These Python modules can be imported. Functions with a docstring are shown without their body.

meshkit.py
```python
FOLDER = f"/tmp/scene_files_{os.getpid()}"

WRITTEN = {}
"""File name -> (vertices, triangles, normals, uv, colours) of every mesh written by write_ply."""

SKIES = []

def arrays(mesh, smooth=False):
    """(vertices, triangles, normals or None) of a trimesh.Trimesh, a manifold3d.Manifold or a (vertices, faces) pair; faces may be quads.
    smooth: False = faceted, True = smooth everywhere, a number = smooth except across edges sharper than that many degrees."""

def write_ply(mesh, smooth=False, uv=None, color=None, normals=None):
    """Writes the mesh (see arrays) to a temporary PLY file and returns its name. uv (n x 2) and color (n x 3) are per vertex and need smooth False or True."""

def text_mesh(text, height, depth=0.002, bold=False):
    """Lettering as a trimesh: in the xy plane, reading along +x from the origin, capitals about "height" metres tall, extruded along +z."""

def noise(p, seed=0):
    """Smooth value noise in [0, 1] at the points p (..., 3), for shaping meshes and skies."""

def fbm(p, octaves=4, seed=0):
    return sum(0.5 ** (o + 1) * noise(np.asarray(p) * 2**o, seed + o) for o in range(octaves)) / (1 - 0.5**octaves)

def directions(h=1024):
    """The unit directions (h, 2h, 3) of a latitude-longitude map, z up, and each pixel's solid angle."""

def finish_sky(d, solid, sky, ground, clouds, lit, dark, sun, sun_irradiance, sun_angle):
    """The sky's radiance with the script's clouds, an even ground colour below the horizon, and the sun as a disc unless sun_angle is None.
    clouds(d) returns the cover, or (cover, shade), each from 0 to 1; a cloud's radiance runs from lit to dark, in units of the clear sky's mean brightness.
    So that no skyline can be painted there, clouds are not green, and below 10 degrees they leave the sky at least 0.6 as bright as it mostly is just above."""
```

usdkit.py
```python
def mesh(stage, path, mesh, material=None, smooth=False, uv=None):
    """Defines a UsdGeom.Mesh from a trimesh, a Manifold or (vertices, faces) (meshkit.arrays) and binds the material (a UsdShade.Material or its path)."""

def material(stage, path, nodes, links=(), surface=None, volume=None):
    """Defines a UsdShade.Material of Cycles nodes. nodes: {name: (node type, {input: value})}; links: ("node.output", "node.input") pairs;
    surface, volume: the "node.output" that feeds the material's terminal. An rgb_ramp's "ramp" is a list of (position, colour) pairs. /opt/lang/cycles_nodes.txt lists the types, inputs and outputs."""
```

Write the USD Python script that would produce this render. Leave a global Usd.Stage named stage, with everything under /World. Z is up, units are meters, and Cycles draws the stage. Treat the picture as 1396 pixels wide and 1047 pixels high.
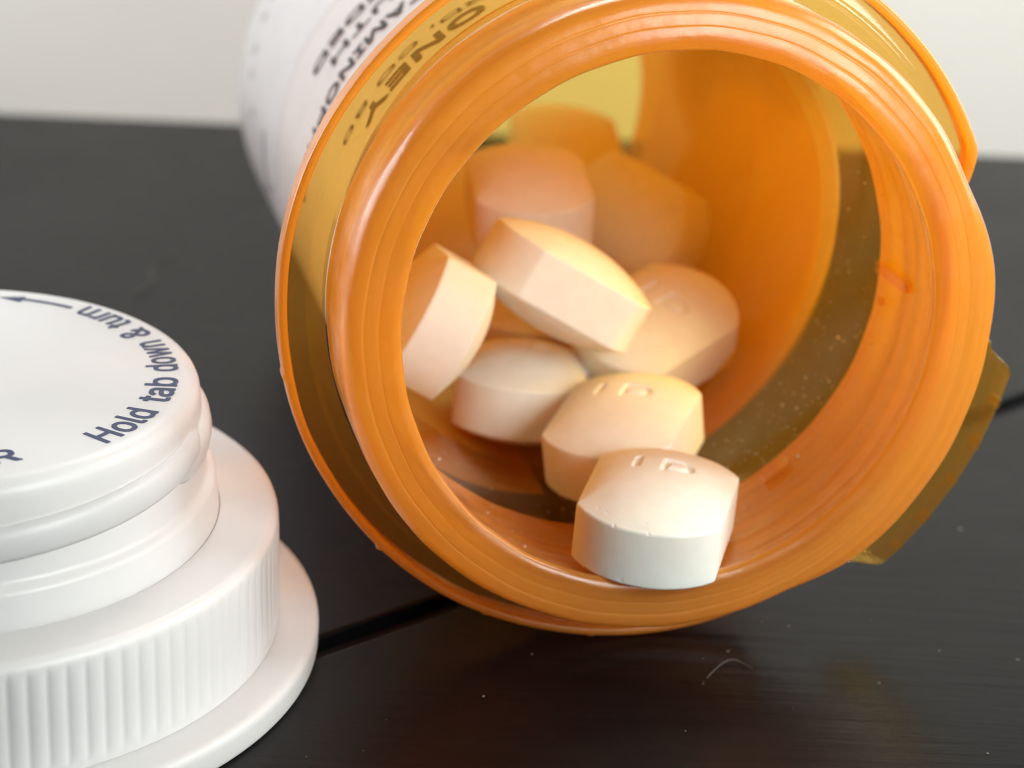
import math, numpy as np, trimesh, usdkit, meshkit
from shapely.geometry import Polygon, LineString, Point
from pxr import Usd, UsdGeom, UsdLux, UsdShade, Gf, Sdf, Vt

MM = 0.001
stage = Usd.Stage.CreateInMemory()
UsdGeom.SetStageUpAxis(stage, UsdGeom.Tokens.z)
UsdGeom.SetStageMetersPerUnit(stage, 1.0)
UsdGeom.Xform.Define(stage, '/World')
UsdGeom.Scope.Define(stage, '/World/Looks')
rng = np.random.default_rng(7)

# ------------------------------------------------------------------ camera (phone close-up, about 14 cm from the vial mouth)
F_PX, PITCH, ROLL, CAM_H = 3102.84, 0.4004, 0.0514, 74.105
cp, sp = math.cos(PITCH), math.sin(PITCH)
fw = np.array([0, cp, -sp]); rt = np.array([1.0, 0, 0]); up = np.cross(rt, fw)
cr = math.cos(ROLL) * rt + math.sin(ROLL) * up
cu = -math.sin(ROLL) * rt + math.cos(ROLL) * up
cam = UsdGeom.Camera.Define(stage, '/World/camera')
M = Gf.Matrix4d(*cr, 0, *cu, 0, *(-fw), 0, 0, 0, CAM_H * MM, 1)
cam.AddTransformOp().Set(M)
cam.CreateHorizontalApertureAttr(36.0)
cam.CreateVerticalApertureAttr(27.0)
cam.CreateFocalLengthAttr(36.0 * F_PX / 1396)
cam.CreateFStopAttr(38.0)
cam.CreateFocusDistanceAttr(0.136)
cam.CreateClippingRangeAttr(Gf.Vec2f(0.01, 10))
cam.CreateExposureAttr(0.0)

# ------------------------------------------------------------------ lamps
def look_at(pos, target):
    pos, target = np.array(pos, float), np.array(target, float)
    z = pos - target; z /= np.linalg.norm(z)
    x = np.cross([0, 0, 1.0], z)
    x = x / np.linalg.norm(x) if np.linalg.norm(x) > 1e-6 else np.array([1.0, 0, 0])
    y = np.cross(z, x)
    p = pos * MM
    return Gf.Matrix4d(*x, 0, *y, 0, *z, 0, *p, 1)

def rect_lamp(name, pos, target, w, h, intensity, color):
    l = UsdLux.RectLight.Define(stage, '/World/' + name)
    l.AddTransformOp().Set(look_at(pos, target))
    l.CreateWidthAttr(w * MM); l.CreateHeightAttr(h * MM)
    l.CreateIntensityAttr(intensity); l.CreateColorAttr(Gf.Vec3f(*color))
    return l

rect_lamp('window_light', (118, 165, 84), (2, 160, 18), 90, 90, 10.0, (1.0, 0.99, 0.92))
rect_lamp('front_window', (72, 50, 64), (-25, 95, 4), 60, 55, 12.6, (0.95, 0.985, 0.955))
rect_lamp('ceiling_light', (-6, 196, 104), (-10, 206, 0), 55, 36, 11.5, (1.0, 0.975, 0.93))
rect_lamp('side_window', (-135, 175, 55), (-10, 165, 18), 90, 70, 7.5, (0.95, 0.98, 1.0))
dome = UsdLux.DomeLight.Define(stage, '/World/sky')
dome.GetPrim().SetCustomDataByKey('kind', 'structure')
dome_m = usdkit.material(stage, '/World/Looks/room_air', {'b': ('background_shader', {'color': (0.95, 0.97, 1.0), 'strength': 0.06})}, surface='b.background')
UsdShade.MaterialBindingAPI.Apply(dome.GetPrim()).Bind(dome_m)

# ------------------------------------------------------------------ helpers
COUNT = {}
def numbered(path):
    n = COUNT.get(path, 0); COUNT[path] = n + 1
    return path if n == 0 else f'{path}_{n:03d}'

def meta(prim, label=None, category=None, group=None, kind=None):
    for k, v in (('label', label), ('category', category), ('group', group), ('kind', kind)):
        if v: prim.SetCustomDataByKey(k, v)
    return prim

def obj(name, mesh, mat, parent=None, smooth=35, label=None, category=None, group=None, kind=None):
    """one Mesh prim; geometry given in millimetres"""
    path = numbered((parent.GetPath().pathString if parent else '/World') + '/' + name)
    v, f = (mesh.vertices, mesh.faces) if isinstance(mesh, trimesh.Trimesh) else mesh
    t = trimesh.Trimesh(np.asarray(v) * MM, np.asarray(f), process=False)
    m = usdkit.mesh(stage, path, t, mat, smooth=smooth)
    return meta(m.GetPrim(), label, category, group, kind)

def thing(name, label=None, category=None, group=None, matrix=None, kind=None):
    x = UsdGeom.Xform.Define(stage, numbered('/World/' + name))
    if matrix is not None: x.AddTransformOp().Set(matrix)
    return meta(x.GetPrim(), label, category, group, kind)

def box(x0, x1, y0, y1, z0, z1, ch=0.0):
    if ch <= 0:
        b = trimesh.creation.box((x1 - x0, y1 - y0, z1 - z0))
        b.apply_translation(((x0 + x1) / 2, (y0 + y1) / 2, (z0 + z1) / 2)); return b
    P = [[x, y, z] for z in (z0, z1 - ch) for x in (x0, x1) for y in (y0, y1)] + [[x, y, z1] for x in (x0 + ch, x1 - ch) for y in (y0 + ch, y1 - ch)]
    return trimesh.convex.convex_hull(np.array(P))

def lathe(profile, n=240, rfun=None, a0=None, a1=None, open_end=False):
    """closed (r, z) loop turned about z; theta is measured from +y towards +x. rfun(theta, r, z) -> r"""
    prof = np.array(profile, float)
    full = a0 is None
    th = np.linspace(0, 2 * np.pi, n, endpoint=False) if full else np.linspace(math.radians(a0), math.radians(a1), n)
    r = np.repeat(prof[:, 0][None], len(th), 0); z = np.repeat(prof[:, 1][None], len(th), 0)
    if rfun is not None:
        r, z = rfun(th[:, None], r, z)
    V = np.stack([r * np.sin(th)[:, None], r * np.cos(th)[:, None], z], -1)
    k = len(prof); F = []
    rows = len(th) if full else len(th) - 1
    i = np.arange(rows)[:, None]; j = np.arange(k - 1 if open_end else k)[None]
    a = i * k + j; b = ((i + 1) % len(th)) * k + j; c = ((i + 1) % len(th)) * k + (j + 1) % k; d = i * k + (j + 1) % k
    F = np.concatenate([np.stack([a, b, c], -1).reshape(-1, 3), np.stack([a, c, d], -1).reshape(-1, 3)])
    V = V.reshape(-1, 3)
    if not full:
        poly = trimesh.creation.triangulate_polygon(Polygon(prof), engine='earcut')
        pv, pf = poly
        # map the triangulation back to the loop's own vertices
        idx = np.array([np.argmin(((prof - p) ** 2).sum(1)) for p in pv])
        F = np.concatenate([F, idx[pf], idx[pf][:, ::-1] + (len(th) - 1) * k])
    t = trimesh.Trimesh(V, F, process=True)
    t.update_faces(t.nondegenerate_faces())
    trimesh.repair.fix_normals(t)
    if t.volume < 0: t.invert()
    return t

def rounded(points, radii, seg=5):
    """closed polyline with its corners rounded"""
    pts = np.array(points, float); out = []
    n = len(pts)
    for i in range(n):
        p, a, b = pts[i], pts[i - 1], pts[(i + 1) % n]; r = radii[i] if np.ndim(radii) else radii
        if r <= 0: out.append(p); continue
        u = (a - p) / np.linalg.norm(a - p); w = (b - p) / np.linalg.norm(b - p)
        d = min(r, 0.48 * np.linalg.norm(a - p), 0.48 * np.linalg.norm(b - p))
        for t in np.linspace(0, 1, seg):
            out.append((1 - t) ** 2 * (p + u * d) + 2 * t * (1 - t) * p + t * t * (p + w * d))
    return np.array(out)

def smoothstep(a, b, x):
    t = np.clip((x - a) / (b - a), 0, 1); return t * t * (3 - 2 * t)

# ------------------------------------------------------------------ materials
L = '/World/Looks/'
def plastic_clear(name, tint, haze, haze_col, rough, gloss_rough, grain=0.0, ior=1.5):
    """tinted clear plastic: light passes, a share is scattered, the surface mirrors by Fresnel"""
    N = {'t': ('transparent_bsdf', {'color': tint}),
         'd': ('diffuse_bsdf', {'color': haze_col}), 'tl': ('translucent_bsdf', {'color': haze_col}),
         'dt': ('mix_closure', {'fac': 0.55}), 'm': ('mix_closure', {'fac': haze}),
         'g': ('glossy_bsdf', {'color': (1, 1, 1), 'roughness': gloss_rough}), 'f': ('fresnel', {}),
         'ge': ('geometry', {}), 'io': ('mix_float', {'a': ior, 'b': 1 / ior}),
         'o': ('mix_closure', {}), 'tc': ('texture_coordinate', {}),
         'n': ('noise_texture', {'scale': 900.0, 'detail': 4.0}), 'b': ('bump', {'strength': grain, 'distance': 0.0002})}
    K = [('d.BSDF', 'dt.closure1'), ('tl.BSDF', 'dt.closure2'), ('t.BSDF', 'm.closure1'), ('dt.closure', 'm.closure2'), ('m.closure', 'o.closure1'), ('g.BSDF', 'o.closure2'), ('f.fac', 'o.fac'), ('ge.backfacing', 'io.fac'), ('io.result', 'f.IOR')]
    if grain:
        K += [('tc.object', 'n.vector'), ('n.fac', 'b.height'), ('b.normal', 'g.normal'), ('b.normal', 'd.normal')]
    else:
        for k in ('n', 'b', 'tc'): N.pop(k)
    return usdkit.material(stage, L + name, N, K, surface='o.closure')

ORANGE_WALL = plastic_clear('clear_orange_plastic', (0.99, 0.62, 0.11), 0.27, (1.0, 0.52, 0.02), 0, 0.14, ior=1.25)
ORANGE_FLANGE = plastic_clear('clear_flange_plastic', (0.985, 0.80, 0.40), 0.09, (1.0, 0.6, 0.10), 0, 0.08)

ORANGE_SHOULDER = plastic_clear('clear_shoulder_plastic', (0.985, 0.75, 0.27), 0.025, (1.0, 0.5, 0.06), 0, 0.10, ior=1.35)
ORANGE_BASE = plastic_clear('clear_base_plastic', (0.998, 0.87, 0.44), 0.03, (1.0, 0.6, 0.10), 0, 0.06, ior=1.35)
ORANGE_NECK = usdkit.material(stage, L + 'orange_neck_plastic', {
    'tc': ('texture_coordinate', {}), 'n': ('noise_texture', {'scale': 700.0, 'detail': 5.0}),
    'flat': ('vector_math', {'math_type': 'multiply', 'vector2': (1.0, 1.0, 0.0)}), 'rad': ('vector_math', {'math_type': 'length'}), 'sx': ('separate_xyz', {}),
    'cx': ('combine_xyz', {}), 'rn': ('noise_texture', {'scale': 1100.0, 'detail': 3.0, 'roughness': 0.55}),          # moulding and wear lines that run round the mouth
    'wx': ('mapping', {'scale': (60.0, 60.0, 60.0)}), 'wn': ('noise_texture', {'scale': 4.0, 'detail': 3.0}),
    'hz': ('map_range', {'from_min': 0.35, 'from_max': 0.68, 'to_min': 0.46, 'to_max': 0.80, 'clamp': True}), 'ad': ('math', {'math_type': 'multiply_add', 'value2': 0.6, 'value3': 0.0}),
    'sum': ('math', {'math_type': 'add'}), 'b': ('bump', {'strength': 0.13, 'distance': 0.0003}),
    'rg': ('map_range', {'from_min': 0.35, 'from_max': 0.65, 'to_min': 0.20, 'to_max': 0.36, 'clamp': True}),
    't': ('transparent_bsdf', {'color': (0.98, 0.74, 0.16)}),
    'd': ('diffuse_bsdf', {'color': (1.0, 0.43, 0.075)}), 'tl': ('translucent_bsdf', {'color': (1.0, 0.56, 0.03)}),
    'dt': ('mix_closure', {'fac': 0.5}), 'm': ('mix_closure', {}),
    'g': ('glossy_bsdf', {'color': (1, 1, 1)}), 'f': ('fresnel', {}), 'ge': ('geometry', {}), 'io': ('mix_float', {'a': 1.5, 'b': 1 / 1.5}), 'o': ('mix_closure', {})},
    [('tc.object', 'n.vector'), ('tc.object', 'flat.vector1'), ('flat.vector', 'rad.vector1'), ('tc.object', 'sx.vector'), ('rad.value', 'cx.x'), ('sx.z', 'cx.y'), ('cx.vector', 'rn.vector'),
     ('tc.object', 'wx.vector'), ('wx.vector', 'wn.vector'), ('rn.fac', 'ad.value1'), ('ad.value', 'sum.value1'), ('n.fac', 'sum.value2'), ('sum.value', 'b.height'),
     ('rn.fac', 'hz.value'), ('hz.result', 'm.fac'), ('wn.fac', 'rg.value'), ('rg.result', 'g.roughness'),
     ('b.normal', 'g.normal'), ('b.normal', 'd.normal'), ('d.BSDF', 'dt.closure1'), ('tl.BSDF', 'dt.closure2'), ('t.BSDF', 'm.closure1'), ('dt.closure', 'm.closure2'),
     ('m.closure', 'o.closure1'), ('g.BSDF', 'o.closure2'), ('f.fac', 'o.fac'), ('ge.backfacing', 'io.fac'), ('io.result', 'f.IOR')], surface='o.closure')

def paper(name, col, trans):
    return usdkit.material(stage, L + name, {
        'tc': ('texture_coordinate', {}), 'n': ('noise_texture', {'scale': 400.0, 'detail': 6.0}),
        'r': ('rgb_ramp', {'ramp': [(0.3, tuple(c * 0.93 for c in col)), (0.7, col)]}),
        'd': ('diffuse_bsdf', {}), 't': ('translucent_bsdf', {}), 'm': ('mix_closure', {'fac': trans}),
        'g': ('glossy_bsdf', {'roughness': 0.35}), 'f': ('fresnel', {}), 'ge': ('geometry', {}), 'io': ('mix_float', {'a': 1.3, 'b': 1 / 1.3}), 'o': ('mix_closure', {})},
        [('tc.object', 'n.vector'), ('n.fac', 'r.fac'), ('r.color', 'd.color'), ('r.color', 't.color'), ('d.BSDF', 'm.closure1'), ('t.BSDF', 'm.closure2'),
         ('m.closure', 'o.closure1'), ('g.BSDF', 'o.closure2'), ('f.fac', 'o.fac'), ('ge.backfacing', 'io.fac'), ('io.result', 'f.IOR')], surface='o.closure')
PAPER = paper('label_paper', (0.90, 0.95, 0.95), 0.36)
PAPER_BACK = paper('second_label_paper', (0.86, 0.94, 0.97), 0.34)
INK = usdkit.material(stage, L + 'black_ink', {'p': ('principled_bsdf', {'base_color': (0.012, 0.014, 0.02), 'roughness': 0.5})}, surface='p.BSDF')
BLUE_INK = usdkit.material(stage, L + 'blue_ink', {'p': ('principled_bsdf', {'base_color': (0.03, 0.045, 0.13), 'roughness': 0.5})}, surface='p.BSDF')
EDGE_BROWN = usdkit.material(stage, L + 'label_edge', {'p': ('principled_bsdf', {'base_color': (0.42, 0.33, 0.28), 'roughness': 0.7})}, surface='p.BSDF')

WHITE_CAP = usdkit.material(stage, L + 'white_cap_plastic', {
    'tc': ('texture_coordinate', {}), 'n': ('noise_texture', {'scale': 500.0, 'detail': 5.0}), 'b': ('bump', {'strength': 0.12, 'distance': 0.0002}),
    'n2': ('noise_texture', {'scale': 120.0, 'detail': 3.0}), 'rr': ('map_range', {'from_min': 0.3, 'from_max': 0.7, 'to_min': 0.32, 'to_max': 0.5}),
    'p': ('principled_bsdf', {'base_color': (0.80, 0.80, 0.80), 'subsurface_weight': 0.25, 'subsurface_scale': 0.001, 'subsurface_radius': (1.0, 0.9, 0.8), 'ior': 1.49})},
    [('tc.object', 'n.vector'), ('n.fac', 'b.height'), ('b.normal', 'p.normal'), ('tc.object', 'n2.vector'), ('n2.fac', 'rr.value'), ('rr.result', 'p.roughness')], surface='p.BSDF')

PILL = usdkit.material(stage, L + 'pressed_white_powder', {
    'tc': ('texture_coordinate', {}), 'n': ('noise_texture', {'scale': 2600.0, 'detail': 4.0}), 'b': ('bump', {'strength': 0.12, 'distance': 0.0001}),
    'n2': ('noise_texture', {'scale': 700.0, 'detail': 4.0}), 'r': ('rgb_ramp', {'ramp': [(0.3, (0.88, 0.86, 0.775)), (0.65, (0.92, 0.905, 0.825))]}),
    'p': ('principled_bsdf', {'roughness': 0.55, 'subsurface_weight': 0.2, 'subsurface_scale': 0.0006, 'ior': 1.4})},
    [('tc.object', 'n.vector'), ('n.fac', 'b.height'), ('b.normal', 'p.normal'), ('tc.object', 'n2.vector'), ('n2.fac', 'r.fac'), ('r.color', 'p.base_color')], surface='p.BSDF')

def wood(name, rough0, rough1, dark, light):
    return usdkit.material(stage, L + name, {
        'tc': ('texture_coordinate', {}), 'mp': ('mapping', {'scale': (60.0, 900.0, 60.0), 'rotation': (0, 0, -0.72)}),
        'n': ('noise_texture', {'scale': 1.0, 'detail': 6.0, 'roughness': 0.6}), 'r': ('rgb_ramp', {'ramp': [(0.3, dark), (0.7, light)]}),
        'n2': ('noise_texture', {'scale': 60.0, 'detail': 6.0, 'roughness': 0.65}), 'rr': ('map_range', {'from_min': 0.3, 'from_max': 0.7, 'to_min': rough0, 'to_max': rough1}),
        'b': ('bump', {'strength': 0.2, 'distance': 0.0002}),
        'p': ('principled_bsdf', {'ior': 1.24})},
        [('tc.object', 'mp.vector'), ('mp.vector', 'n.vector'), ('n.fac', 'r.fac'), ('r.color', 'p.base_color'), ('tc.object', 'n2.vector'), ('n2.fac', 'rr.value'), ('rr.result', 'p.roughness'), ('n.fac', 'b.height'), ('b.normal', 'p.normal')], surface='p.BSDF')
TABLE = wood('black_stained_wood', 0.22, 0.33, (0.0022, 0.0024, 0.0034), (0.005, 0.005, 0.006))
GROOVE = usdkit.material(stage, L + 'groove_black', {'p': ('principled_bsdf', {'base_color': (0.006, 0.005, 0.006), 'roughness': 0.6})}, surface='p.BSDF')
WALL = usdkit.material(stage, L + 'white_wall_paint', {
    'tc': ('texture_coordinate', {}), 'n': ('noise_texture', {'scale': 150.0, 'detail': 5.0}), 'b': ('bump', {'strength': 0.15, 'distance': 0.0005}),
    'p': ('principled_bsdf', {'base_color': (0.70, 0.69, 0.66), 'roughness': 0.7})},
    [('tc.object', 'n.vector'), ('n.fac', 'b.height'), ('b.normal', 'p.normal')], surface='p.BSDF')
FIBRE = usdkit.material(stage, L + 'grey_fibre', {'p': ('principled_bsdf', {'base_color': (0.14, 0.125, 0.11), 'roughness': 0.6})}, surface='p.BSDF')
DUST = usdkit.material(stage, L + 'pale_dust', {'p': ('principled_bsdf', {'base_color': (0.2, 0.18, 0.15), 'roughness': 0.9})}, surface='p.BSDF')

# ------------------------------------------------------------------ setting: table of two boards with a groove, wall behind
GX, GA = 139.81, 0.7165                         # groove line: y = GX + x tan(GA)
gd = np.array([math.cos(GA), math.sin(GA)]); gn = np.array([-math.sin(GA), math.cos(GA)])
HALF = 1.05
tbl = thing('table', kind='structure')
def board(sign):
    """board on one side of the groove, with a rounded long edge, cut square at the wall"""
    e0 = np.array([0, GX]) + sign * gn * HALF
    far = 420.0
    prof = rounded([(0, -6), (0, 0), (far, 0), (far, -6)], [0, 0.35, 0, 0], 6)
    V = []; ts = np.linspace(-260, 260, 40)
    for t in ts:
        for d, z in prof:
            p = e0 + gd * t + sign * gn * d
            V.append((p[0], p[1], z))
    k = len(prof); F = []
    for i in range(len(ts) - 1):
        for j in range(k):
            a, b, c, d2 = i * k + j, (i + 1) * k + j, (i + 1) * k + (j + 1) % k, i * k + (j + 1) % k
            F += [(a, b, c), (a, c, d2)]
    F += [(0, j, j + 1) for j in range(1, k - 1)] + [((len(ts) - 1) * k, (len(ts) - 1) * k + j + 1, (len(ts) - 1) * k + j) for j in range(1, k - 1)]
    t = trimesh.Trimesh(V, F, process=True); trimesh.repair.fix_normals(t)
    return t
obj('board', board(-1), TABLE, tbl); obj('board', board(1), TABLE, tbl)
obj('groove_bed', box(-420, 420, -180, 560, -7.5, -1.2), GROOVE, tbl)
w0, wy = 246.77, 0.03
wall_mesh = box(-420, 420, 0, 25, -20, 420)
R = trimesh.transformations.rotation_matrix(wy, [0, 0, 1]); R[:3, 3] = (0, w0, 0)
wall_mesh.apply_transform(R)
obj('wall', wall_mesh, WALL, kind='structure', smooth=False)

# ------------------------------------------------------------------ the vial: local x right, y up, z towards the open mouth; s = -z is the depth behind the mouth
VM = np.array([9.797, 128.392, 23.978])
YAW, TILT = 0.2362, 0.0744
VA = np.array([-math.sin(YAW) * math.cos(TILT), math.cos(YAW) * math.cos(TILT), -math.sin(TILT)])
ER = np.cross(VA, [0, 0, 1.0]); ER /= np.linalg.norm(ER); EU = np.cross(ER, VA)
VMAT = Gf.Matrix4d(*ER, 0, *EU, 0, *(-VA), 0, *(VM * MM), 1)
vial = thing('pill_vial', 'clear orange medicine vial lying open on its side with tablets spilling from its mouth', 'pill vial', matrix=VMAT)

def sprof(pts):                                 # (r, s) -> (r, z)
    return [(r, -s) for r, s in pts]

def lug(th, r, z):
    """swollen outer neck on the side of the press tab, tiny unevenness elsewhere"""
    d = np.degrees(th)
    w = smoothstep(64, 84, d) * (1 - smoothstep(138, 156, d))
    r2 = r + np.where((r > 19.8) & (z > -6.9), 0.75, 0) * w
    return r2 + 0.035 * np.sin(5 * th + 9 * r) + 0.02 * np.sin(23 * th + z * 2), z

neck_prof = [(20.40, 6.95), (20.40, 2.0), (20.3, 1.1), (20.05, 0.6), (19.7, 0.38), (19.25, 0.30), (19.15, 0.34), (19.05, 0.34), (18.95, 0.26), (18.4, 0.18), (18.3, 0.21), (18.2, 0.21), (18.1, 0.14), (17.5, 0.08), (17.05, 0.2), (16.85, 0.45), (16.85, 0.8),
             (17.3, 1.6), (17.5, 2.6), (17.42, 2.9), (17.6, 3.1), (17.75, 4.8), (17.62, 5.1), (17.8, 5.4), (17.9, 7.5), (17.8, 7.8), (17.95, 8.1), (18.05, 12.5), (18.0, 12.7),
             (18.75, 12.7), (18.8, 8.6), (19.4, 7.9), (20.0, 6.95)]
obj('neck', lathe(sprof(neck_prof), 300, lug), ORANGE_NECK, vial, smooth=50)

def flange_wave(th, r, z):
    d = np.degrees(th)
    w = smoothstep(66, 76, d) * (1 - smoothstep(150, 160, d))      # the flange stops where the press tab's hinge begins
    r = np.where(r > 21, r - 1.9 * w, r)
    for a_, h_, w_ in ((226.3, 0.16, 0.35), (259.0, 0.10, 0.5), (205.0, 0.08, 0.4), (186.5, 0.09, 0.5)):   # moulding burrs on the edge
        r = np.where(r > 23, r + h_ * np.exp(-((d - a_) / w_) ** 2), r)
    return np.where(r > 22, r + 0.03 * np.sin(9 * th) + 0.05 * meshkit.noise(np.stack([np.sin(th) * 6 + 9, np.cos(th) * 6 + 9, 0 * th], -1)), r), z
fl_prof = [(20.46, 7.0), (21.3, 7.0), (21.5, 6.93), (21.7, 6.88), (21.9, 6.93), (22.1, 7.0), (22.78, 7.0), (22.78, 8.2), (20.46, 8.2)]
rim_prof = rounded([(22.83, 6.5), (23.42, 6.5), (23.42, 8.4), (22.83, 8.4)], 0.28, 5)
obj('flange', lathe(sprof(fl_prof), 300, flange_wave), ORANGE_FLANGE, vial, smooth=40)
obj('flange_rim', lathe(sprof(rim_prof), 900, flange_wave), ORANGE_NECK, vial, smooth=50)

# press tab at the lower right, with moulded teeth along its edge
def tab_r(th, r, z):
    d = np.degrees(th)
    w = smoothstep(99.5, 103.5, d) * (1 - smoothstep(137.5, 142.5, d))
    return np.where(r > 24, 23.6 + (r - 23.6) * (0.12 + 0.88 * w), r), z
tab = obj('press_tab', lathe(sprof(rounded([(23.46, 6.3), (26.0, 6.0), (26.1, 8.3), (23.46, 8.4)], [0, 0.5, 0.4, 0], 4)), 60, tab_r, 99, 143), ORANGE_FLANGE, vial, smooth=40)
for k, d in enumerate((108.5, 115.5, 122, 129, 134.5)):
    obj('grip_tooth', lathe(sprof(rounded([(26.12, 6.5), (26.3, 6.6), (26.3, 7.9), (26.12, 8.0)], 0.06, 3)), 8, None, d - 0.7 - 0.6 * (k % 2), d + 0.6), ORANGE_BASE, tab, smooth=40)

shoulder_prof = [(18.70, 22.9), (18.70, 12.78), (18.0, 12.78), (17.72, 15.5), (17.62, 22.9)]
body_prof = [(17.62, 22.92), (17.62, 71.0), (18.70, 71.0), (18.70, 22.92)]
base_prof = rounded([(18.70, 71.06), (18.70, 73.0), (0.0, 73.0), (0.0, 71.9), (17.62, 71.9), (17.62, 71.06)], [0, 1.2, 0, 0, 0.4, 0], 7)
obj('shoulder', lathe(sprof(shoulder_prof), 240, open_end=True), ORANGE_SHOULDER, vial, smooth=50)
obj('body', lathe(sprof(body_prof), 240, open_end=True), ORANGE_WALL, vial, smooth=50)
obj('base', lathe(sprof(base_prof), 240), ORANGE_BASE, vial, smooth=50)

# small moulded stops inside the neck
for ang, s0, s1, w, h in ((90, 6.4, 11.9, 0.7, 0.45), (142, 10.0, 11.4, 2.2, 0.25), (97, 10.4, 11.2, 0.5, 0.25)):
    a = math.radians(ang)
    st = box(-w / 2, w / 2, 17.8 - h, 17.85, -s1, -s0, 0.15)
    st.apply_transform(trimesh.transformations.rotation_matrix(-a, [0, 0, 1]))
    obj('moulded_stop', st, ORANGE_FLANGE, vial, smooth=False)

# paper labels wrapped round the body
def sheet(r, sf, sb, a0, a1, n=160, m=40):
    th = np.linspace(math.radians(a0), math.radians(a1), n); V = []
    for t in th:
        for q in np.linspace(0, 1, m):
            s = sf(math.degrees(t)) * (1 - q) + sb(math.degrees(t)) * q
            rr = r + 0.03 * (meshkit.noise(np.array([t * 4, s * 0.12, 1.0])) - 0.5)
            V.append((rr * math.sin(t), rr * math.cos(t), -s))
    i = np.arange(n - 1)[:, None] * m; j = np.arange(m - 1)[None]
    a, b, c, d = i + j, i + m + j, i + m + j + 1, i + j + 1
    F = np.concatenate([np.stack([a, b, c], -1).reshape(-1, 3), np.stack([a, c, d], -1).reshape(-1, 3)])
    return trimesh.Trimesh(V, F, process=False)
def label_shell(r0, r1, sf, sb, a0, a1, n=160, m=40):
    th = np.linspace(math.radians(a0), math.radians(a1), n)
    V = []
    for rr in (r0, r1):
        for t in th:
            for q in np.linspace(0, 1, m):
                s = sf(math.degrees(t)) * (1 - q) + sb(math.degrees(t)) * q
                bump = 0.03 * (meshkit.noise(np.array([t * 4, s * 0.12, 1.0])) - 0.5)
                V.append((( rr + bump) * math.sin(t), (rr + bump) * math.cos(t), -s))
    V = np.array(V); o = n * m; F = []
    for i in range(n - 1):
        for j in range(m - 1):
            a, b, c, d = i * m + j, (i + 1) * m + j, (i + 1) * m + j + 1, i * m + j + 1
            F += [(a + o, b + o, c + o), (a + o, c + o, d + o), (a, c, b), (a, d, c)]
    for i in range(n - 1):
        for j in (0, m - 1):
            a, b = i * m + j, (i + 1) * m + j
            F += [(a, b, b + o), (a, b + o, a + o)] if j == 0 else [(a, b + o, b), (a, a + o, b + o)]
    for j in range(m - 1):
        for i in (0, n - 1):
            a, b = i * m + j, i * m + j + 1
            F += [(a, b + o, b), (a, a + o, b + o)] if i == 0 else [(a, b, b + o), (a, b + o, a + o)]
    t = trimesh.Trimesh(V, F, process=True); trimesh.repair.fix_normals(t); return t
front = lambda d: 18.9 + 5.1 * math.cos(math.radians(d - 118))
back = lambda d: 43.0 + 2.4 * math.sin(math.radians(d + 95))
lab = obj('paper_label', sheet(18.92, front, back, -172, 170), PAPER, vial, smooth=50, label='front paper label printed with medicine directions')
obj('label_edge', sheet(18.935, lambda d: back(d) - 0.02, lambda d: back(d) + 0.13, -172, 170, 160, 2), EDGE_BROWN, lab, smooth=50)
obj('second_label', sheet(18.92, lambda d: back(d) + 0.01, lambda d: 70.8, -172, 170), PAPER_BACK, vial, smooth=50, label='plain bluish second label towards the base')

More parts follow.
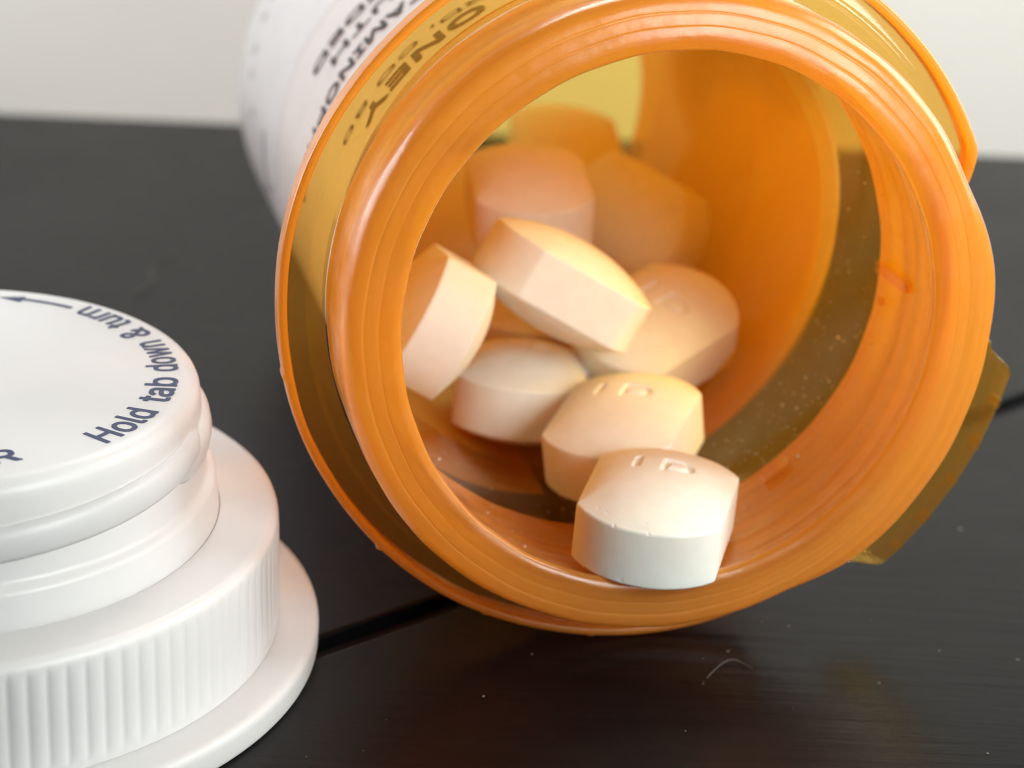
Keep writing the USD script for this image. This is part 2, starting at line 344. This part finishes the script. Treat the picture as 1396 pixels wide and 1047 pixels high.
def wrap_text(text, height, s_base, a_start, a_pitch, r=18.975, bold=True, stretch=1.0):
    """lettering on the body; reads from the top of the vial towards its left side, tops towards the mouth"""
    t = meshkit.text_mesh(text, height, 0.02, bold)
    width = t.vertices[:, 0].max() - t.vertices[:, 0].min()
    t = t.subdivide_to_size(0.6)
    v = t.vertices.copy(); x = v[:, 0] - v[:, 0].min()
    ang = np.radians(a_start) - x / width * np.radians(a_pitch)
    s = s_base - v[:, 1] * stretch
    rr = r + v[:, 2] + 0.02
    t.vertices = np.stack([rr * np.sin(ang), rr * np.cos(ang), -s], -1)
    trimesh.repair.fix_normals(t)
    return t
def line(text, height, s_base, a_first, pitch, bold=True, stretch=1.0):
    obj('lettering', wrap_text(text, height, s_base, a_first, pitch * len(text), bold=bold, stretch=stretch), INK, lab, smooth=False)
line('ONEY', 2.0, 17.6, -28, 8.3)
line('RD, CO 80', 0.9, 19.6, -26, 4.6, bold=False)
line('ACETAMINOPHEN', 1.9, 29.9, -17.5, 5.3)
line('BY MOUTH', 1.7, 34.4, -6, 6.6)
line('NEEDED', 1.7, 38.0, -26, 6.3)
line('TABLET', 1.5, 42.0, -8, 6.0)
# a few printed marks on the second label
for a, s0, ln in ((-96, 52, 5.5), (-104, 55, 1.0), (-88, 60, 1.2), (-80, 63, 1.0), (-74, 64, 1.2), (-66, 65, 1.0), (-60, 66, 1.5), (-98, 47, 0.8)):
    obj('printed_mark', label_shell(18.945, 18.965, lambda d: s0, lambda d: s0 + 0.45, a - ln / 2 * 3.05 if ln > 2 else a - ln, a + ln / 2 * 3.05 if ln > 2 else a + ln, 12, 3), INK, vial, smooth=50)

# ------------------------------------------------------------------ tablets
TX, TF, TR, TT, DOME = 4.63, 3.9, 6.4, 3.9, 1.56      # half width, half length of the straight flanks, half length, thickness of the band, height of the domes
def outline_radius(th):
    rc = (TX ** 2 + (TR - TF) ** 2) / (2 * (TR - TF)); cy = TR - rc; a0 = math.asin(min(1, TX / rc)); tt = np.linspace(-a0, a0, 60)
    end = np.stack([rc * np.sin(tt), cy + rc * np.cos(tt)], -1)
    poly = Polygon(np.vstack([end, -end])).buffer(-0.12).buffer(0.12, 24).segmentize(0.05)
    p = np.array(poly.exterior.coords); a = np.arctan2(p[:, 1], p[:, 0]); o = np.argsort(a); a, p = a[o], p[o]
    r = np.hypot(p[:, 0], p[:, 1])
    return np.interp((np.asarray(th) + np.pi) % (2 * np.pi) - np.pi, np.concatenate([a - 2 * np.pi, a, a + 2 * np.pi]), np.concatenate([r, r, r]))
def strokes():
    """the pressed letters I and P"""
    I = LineString([(-1.7, 0.1), (-1.7, 1.5)])
    arc = [(1.0 + 0.75 * math.cos(a), 0.85 + 0.62 * math.sin(a)) for a in np.linspace(math.pi / 2, -math.pi / 2, 14)]
    Pst = LineString([(0.15, -0.1), (0.15, 1.47), *arc, (0.35, 0.23)])
    return [I, Pst]
ST = strokes()
from shapely import distance as sdist, points as spoints
def tablet(imprint, seed, rot=0.0, off=(0, 0)):
    n, m = (480, 170) if imprint else (200, 40)
    u_ = np.linspace(0, 2 * np.pi, n, endpoint=False); th = u_ + 0.12 * np.sin(2 * u_)      # denser towards the ends
    ro = outline_radius(th)
    q = np.concatenate([np.linspace(0, 0.965, m), [0.985, 0.995, 1.0]])
    r = ro[:, None] * q[None]; x = r * np.cos(th)[:, None]; y = r * np.sin(th)[:, None]
    k_ = np.exp(-0.5 * (np.arange(-n // 2, n // 2) / (n * 0.055)) ** 2); k_ /= k_.sum()
    rs = np.real(np.fft.ifft(np.fft.fft(ro) * np.fft.fft(np.fft.ifftshift(k_))))          # the dome follows a softened outline away from its rim
    w_ = np.minimum(q / 0.97, 1)[None] ** 5; rho = w_ * np.minimum(q / 0.97, 1)[None] + (1 - w_) * np.minimum(r / rs[:, None], 1) / 0.97
    zt = TT / 2 + DOME * (1 - np.clip(rho, 0, 1) ** 2.2)
    edge = np.zeros_like(q); edge[-4:] = (0.0, -0.03, -0.09, -0.18)
    zt = zt + edge[None]
    zb = -zt
    if imprint:
        c, s = math.cos(rot), math.sin(rot)
        xx, yy = c * (x - off[0]) + s * (y - off[1]), -s * (x - off[0]) + c * (y - off[1])
        P = spoints(np.stack([xx.ravel(), yy.ravel()], -1))
        d = np.min([sdist(P, g) for g in ST], 0).reshape(x.shape)
        zt = zt - 0.26 * (1 - smoothstep(0.08, 0.33, d))
    V = np.concatenate([np.stack([x, y, zt], -1).reshape(-1, 3), np.stack([x, y, zb], -1).reshape(-1, 3)])
    k = len(q); i = np.arange(n)[:, None]; j = np.arange(k - 1)[None]; i2 = (i + 1) % n
    a, b, c2, d2 = i * k + j, i2 * k + j, i2 * k + j + 1, i * k + j + 1
    top = np.concatenate([np.stack([a, c2, b], -1).reshape(-1, 3), np.stack([a, d2, c2], -1).reshape(-1, 3)])
    o = n * k
    zs = np.array([1, 0.8, 0.35, -0.35, -0.8, -1])[None, :] * (zt[:, -1:] - 0.04) * np.ones((n, 1))
    V = np.concatenate([V, np.stack([x[:, -1:] * np.ones_like(zs), y[:, -1:] * np.ones_like(zs), zs], -1).reshape(-1, 3)])
    col = np.concatenate([(i[:, :1] * k + k - 1), 2 * o + i[:, :1] * 6 + np.arange(6)[None], (i[:, :1] * k + k - 1) + o], 1); nxt = np.roll(col, -1, 0)
    A, B_, C_, D_ = col[:, :-1], nxt[:, :-1], nxt[:, 1:], col[:, 1:]
    side = np.concatenate([np.stack([A, D_, C_], -1).reshape(-1, 3), np.stack([A, C_, B_], -1).reshape(-1, 3)])
    F = np.concatenate([top, top[:, ::-1] + o, side])
    # chips and slight unevenness
    sd = np.random.default_rng(seed).uniform(0, 50, 3)
    V = V + 0.035 * (meshkit.fbm(V * 0.9 + sd, 3)[:, None] - 0.5) * V / np.linalg.norm(V, axis=1, keepdims=True).clip(0.5)
    chip = meshkit.noise(V * 3.1 + sd)
    rim = np.abs(np.abs(V[:, 2]) - TT / 2) < 0.28
    V[:, :2] *= 1 - (0.012 * smoothstep(0.80, 0.97, chip) * rim)[:, None]
    t = trimesh.Trimesh(V, F, process=True); t.update_faces(t.nondegenerate_faces()); trimesh.repair.fix_normals(t)
    return t
PILLS={1:([0.8, -14.21, -4.62],[0.029, 0.995, 0.09],[0.899, -0.066, 0.434]),
2:([2.1, -13.55, -17.5],[-0.145, 0.984, 0.1],[0.841, 0.069, 0.536]),
3:([-2.63, -13.74, -28.72],[0.075, 0.997, -0.028],[0.947, -0.062, 0.316]),
5:([-0.89, -4.57, -24.97],[0.509, 0.859, -0.054],[0.012, 0.055, 0.998]),
6:([7.9, -10.44, -30.5],[-0.1, 0.902, 0.421],[0.515, -0.315, 0.797]),
4:([-10.58, -6.23, -23.0],[-0.868, 0.481, -0.125],[-0.493, -0.864, 0.102]),
7:([10.89, -6.51, -48.0],[-0.752, 0.451, 0.481],[-0.478, -0.875, 0.074]),
8:([0.73, -2.9, -43.0],[-0.03, 0.979, 0.2],[0.995, 0.011, 0.098]),
10:([-1.91, -8.81, -57.0],[-0.64, 0.64, 0.426],[0.769, 0.532, 0.355]),
11:([0.16, -12.38, -43.0],[0.102, 0.973, 0.205],[0.904, -0.177, 0.389]),
9:([8.66, -4.2, -63.0],[0.05, 0.967, 0.249],[0.993, -0.075, 0.093])}
PLABEL = {
1: 'bright white tablet resting on the lip of the vial mouth, frontmost of the pile',
2: 'white tablet with pressed letters, tucked right behind the tablet on the lip',
3: 'cream tablet lying flat on the left of the lettered tablets, low in the pile',
5: 'tablet tipped on its side across the top middle of the pile',
6: 'face-up tablet leaning on the right of the pile against the orange wall',
4: 'tablet standing on edge against the left wall, half hidden by the lip',
7: 'dim orange-lit tablet on edge at the back right of the pile',
8: 'dim orange-lit tablet lying highest at the back of the pile',
10: 'yellowish tablet at the far back left, mostly behind others',
9: 'blurred dark orange tablet farthest back, just under the bright yellow patch',
11: 'shadowed tablet buried beneath the tipped tablet',
}
for key, (c, nrm, lx) in PILLS.items():
    nz = np.array(nrm); nz /= np.linalg.norm(nz); x = np.array(lx) - nz * (np.array(lx) @ nz); x /= np.linalg.norm(x); y = np.cross(nz, x)
    to_w = lambda v: v[0] * ER + v[1] * EU - v[2] * VA
    pos = VM + to_w(c)
    mat = Gf.Matrix4d(*to_w(x), 0, *to_w(y), 0, *to_w(nz), 0, *(pos * MM), 1)
    mesh = tablet(key in (1, 2, 6, 3), key)
    path = numbered('/World/tablet')
    t = trimesh.Trimesh(mesh.vertices * MM, mesh.faces, process=False)
    g = usdkit.mesh(stage, path, t, PILL, smooth=38)
    g.AddTransformOp().Set(mat)
    meta(g.GetPrim(), PLABEL[key], 'tablet', 'white tablets in the vial')

# ------------------------------------------------------------------ the reversible cap
CX, CY = -35.36, 128.14
HT, HK, HB = 18.39, 9.59, 2.0
RT, RK, RB = 16.05, 21.0, 23.69
capm = Gf.Matrix4d(1); capm.SetTranslateOnly(Gf.Vec3d(CX * MM, CY * MM, 0))
cap = thing('vial_cap', 'white plastic reversible vial cap standing flat with blue lettering on top', 'vial cap', matrix=capm)
plug = rounded([(0, HT), (RT, HT), (RT + 0.25, 13.6), (RT + 0.35, 12.2), (RT + 1.0, 11.9), (RT + 1.2, HK - 0.05), (0, HK - 0.05)], [0, 1.2, 0.5, 0.3, 0.3, 0, 0], 7)
obj('threaded_plug', lathe([(r, z) for r, z in plug[::-1]], 260), WHITE_CAP, cap, smooth=45)
def thread(a_start, a_end, z0, z1, n=150):
    """helical bead with tapered ends"""
    V = []; m = 10
    for i in range(n):
        q = i / (n - 1); a = math.radians(a_start + (a_end - a_start) * q); zc = z0 + (z1 - z0) * q
        w = float(min(1, smoothstep(0, 0.06, q), smoothstep(0, 0.06, 1 - q))) * 1.0 + 0.02
        for j in range(m):
            b = 2 * math.pi * j / m
            rr = RT + 0.1 + 0.65 * w * math.cos(b); zz = zc + 1.15 * (0.35 + 0.65 * w) * math.sin(b)
            V.append((rr * math.cos(a), rr * math.sin(a), zz))
    F = []
    for i in range(n - 1):
        for j in range(m):
            a, b, c, d = i * m + j, (i + 1) * m + j, (i + 1) * m + (j + 1) % m, i * m + (j + 1) % m
            F += [(a, b, c), (a, c, d)]
    for e in (0, (n - 1) * m):
        F += [(e, e + j, e + j + 1) for j in range(1, m - 1)]
    t = trimesh.Trimesh(V, F, process=True); trimesh.repair.fix_normals(t); return t
obj('thread', thread(-22, 150, 14.9, 15.4), WHITE_CAP, cap, smooth=60)
obj('thread', thread(-200, 2, 12.6, 15.6), WHITE_CAP, cap, smooth=60)
NR = 116
def ribs(th, r, z):
    w = smoothstep(2.3, 3.0, z) * (1 - smoothstep(8.4, 9.2, z)) * (r > 20)
    return r + w * 0.11 * (np.abs(np.cos(th * NR / 2)) ** 0.7 - 0.6), z
kz = np.linspace(2.06, 9.0, 26)
coll = [(17.3, 2.06)] + [(RK + 0.12 * (9 - z) / 7, z) for z in kz] + [(RK - 0.1, 9.3), (RK - 0.35, 9.52), (RK - 0.7, HK), (17.3, HK)]
obj('ribbed_collar', lathe([(r, z) for r, z in coll][::-1], NR * 8, ribs), WHITE_CAP, cap, smooth=50)
base = rounded([(17.0, 0.02), (RB - 0.05, 0.02), (RB, HB), (17.0, HB)], [0, 0.35, 0.6, 0], 6)
obj('base_flange', lathe(base[::-1], 260), WHITE_CAP, cap, smooth=45)

def ring_text(text, height, r_base, a0, a1, bold=True):
    """lettering round the cap top, read anticlockwise, tops inwards; angles from +x in degrees"""
    t = meshkit.text_mesh(text, height, 0.02, bold)
    x0, x1 = t.vertices[:, 0].min(), t.vertices[:, 0].max()
    t = t.subdivide_to_size(0.5)
    v = t.vertices.copy(); a = np.radians(a0 + (a1 - a0) * (v[:, 0] - x0) / (x1 - x0)); rr = r_base - v[:, 1]
    t.vertices = np.stack([rr * np.cos(a), rr * np.sin(a), HT + 0.008 + v[:, 2]], -1)
    trimesh.repair.fix_normals(t); return t
for word, a0, a1 in (('Hold', -35, -14), ('tab', -9, 7), ('down', 11, 32), ('&', 36, 42), ('turn', 45, 62)):
    obj('lettering', ring_text(word, 1.9, 14.7, a0, a1), BLUE_INK, cap, smooth=False)
aa = np.radians(np.linspace(65, 82, 24))
body = np.concatenate([np.stack([14.05 * np.cos(aa), 14.05 * np.sin(aa)], -1), np.stack([13.7 * np.cos(aa[::-1]), 13.7 * np.sin(aa[::-1])], -1)])
body = Polygon(body).union(Polygon([(r * math.cos(math.radians(a)), r * math.sin(math.radians(a))) for r, a in ((14.35, 80), (13.85, 87), (13.3, 80))]))
arrow = trimesh.creation.extrude_polygon(body, 0.02, engine='earcut'); arrow.apply_translation((0, 0, HT + 0.008))
obj('printed_arrow', arrow, BLUE_INK, cap, smooth=False)
obj('lettering', ring_text('CR', 1.7, 13.6, -72, -55), BLUE_INK, cap, smooth=False)

# ------------------------------------------------------------------ fibres and dust on the table
def fibre(pts, r=0.035):
    pts = np.array(pts, float)
    from scipy.interpolate import make_interp_spline
    k = min(3, len(pts) - 1); sp_ = make_interp_spline(np.linspace(0, 1, len(pts)), pts, k)
    c = sp_(np.linspace(0, 1, 50)); m = 6; V = []
    for i, p in enumerate(c):
        t = c[min(i + 1, 49)] - c[max(i - 1, 0)]; t /= np.linalg.norm(t)
        u = np.cross(t, [0, 0, 1.0]); u /= np.linalg.norm(u); w = np.cross(u, t)
        for j in range(m):
            b = 2 * math.pi * j / m; V.append(p + r * (math.cos(b) * u + math.sin(b) * w))
    F = []
    for i in range(49):
        for j in range(m):
            a, b, c2, d = i * m + j, (i + 1) * m + j, (i + 1) * m + (j + 1) % m, i * m + (j + 1) % m
            F += [(a, b, c2), (a, c2, d)]
    F += [(0, j, j + 1) for j in range(1, m - 1)] + [(49 * m, 49 * m + j + 1, 49 * m + j) for j in range(1, m - 1)]
    t = trimesh.Trimesh(V, F, process=True); trimesh.repair.fix_normals(t); return t
obj('hair_fibre', fibre([(-34.6, 188, .03), (-34.5, 191, .04), (-33.2, 194, .3), (-34.0, 197.5, .05), (-33.4, 200, .05), (-32.2, 203.6, .04)], 0.05), FIBRE, smooth=True, label='thin pale kinked hair lying on the dark table behind the white cap', category='hair')
obj('hair_fibre', fibre([(13.2, 127.2, .03), (13.9, 128.8, .04), (14.9, 130.1, .2), (15.7, 130.4, .1), (16.6, 129.6, .03)], 0.02), FIBRE, smooth=True, label='tiny curled hair lying on the table in front of the vial', category='hair')
D = []
for i in range(150):
    x, y = rng.uniform(-35, 50), rng.uniform(112, 240)
    r = rng.uniform(0.025, 0.07) * (1.6 if rng.random() < .08 else 1)
    s = trimesh.creation.icosphere(1, r); s.apply_scale((rng.uniform(.7, 2.2), 1, .6)); s.apply_transform(trimesh.transformations.rotation_matrix(rng.uniform(0, 3), [0, 0, 1])); s.apply_translation((x, y, r * .4))
    if abs((np.array([x, y]) - [0, GX]) @ gn) < 2: continue
    D.append(s)
obj('table_dust', trimesh.util.concatenate(D), DUST, smooth=True, kind='stuff', label='scattered specks of dust on the dark table top', category='dust')

# powder rubbed off the tablets, lying on the lower inside of the vial
POWDER = usdkit.material(stage, L + 'tablet_powder', {'p': ('principled_bsdf', {'base_color': (0.82, 0.74, 0.62), 'roughness': 0.9})}, surface='p.BSDF')
D = []
for i in range(420):
    s = float(np.clip(rng.normal(15, 5.0), 2.2, 34)); a = math.radians(float(rng.normal(150, 38)))
    if abs(math.degrees(a) - 150) > 80: continue
    r0 = np.interp(s, [2.2, 4.8, 12.6, 12.9, 15.5, 40], [17.4, 17.7, 18.0, 17.98, 17.7, 17.6]) - 0.04
    q = trimesh.creation.icosphere(0, float(rng.uniform(0.02, 0.055) * (1.8 if rng.random() < 0.06 else 1)))
    q.apply_scale((rng.uniform(.7, 1.8), rng.uniform(.7, 1.4), 1)); q.apply_translation((r0 * math.sin(a), r0 * math.cos(a), -s)); D.append(q)
pw = trimesh.util.concatenate(D)
pw.vertices = VM + pw.vertices @ np.array([ER, EU, -VA])
obj('tablet_powder', pw, POWDER, smooth=True, kind='stuff', label='fine white tablet powder sprinkled on the inside of the orange vial', category='powder')
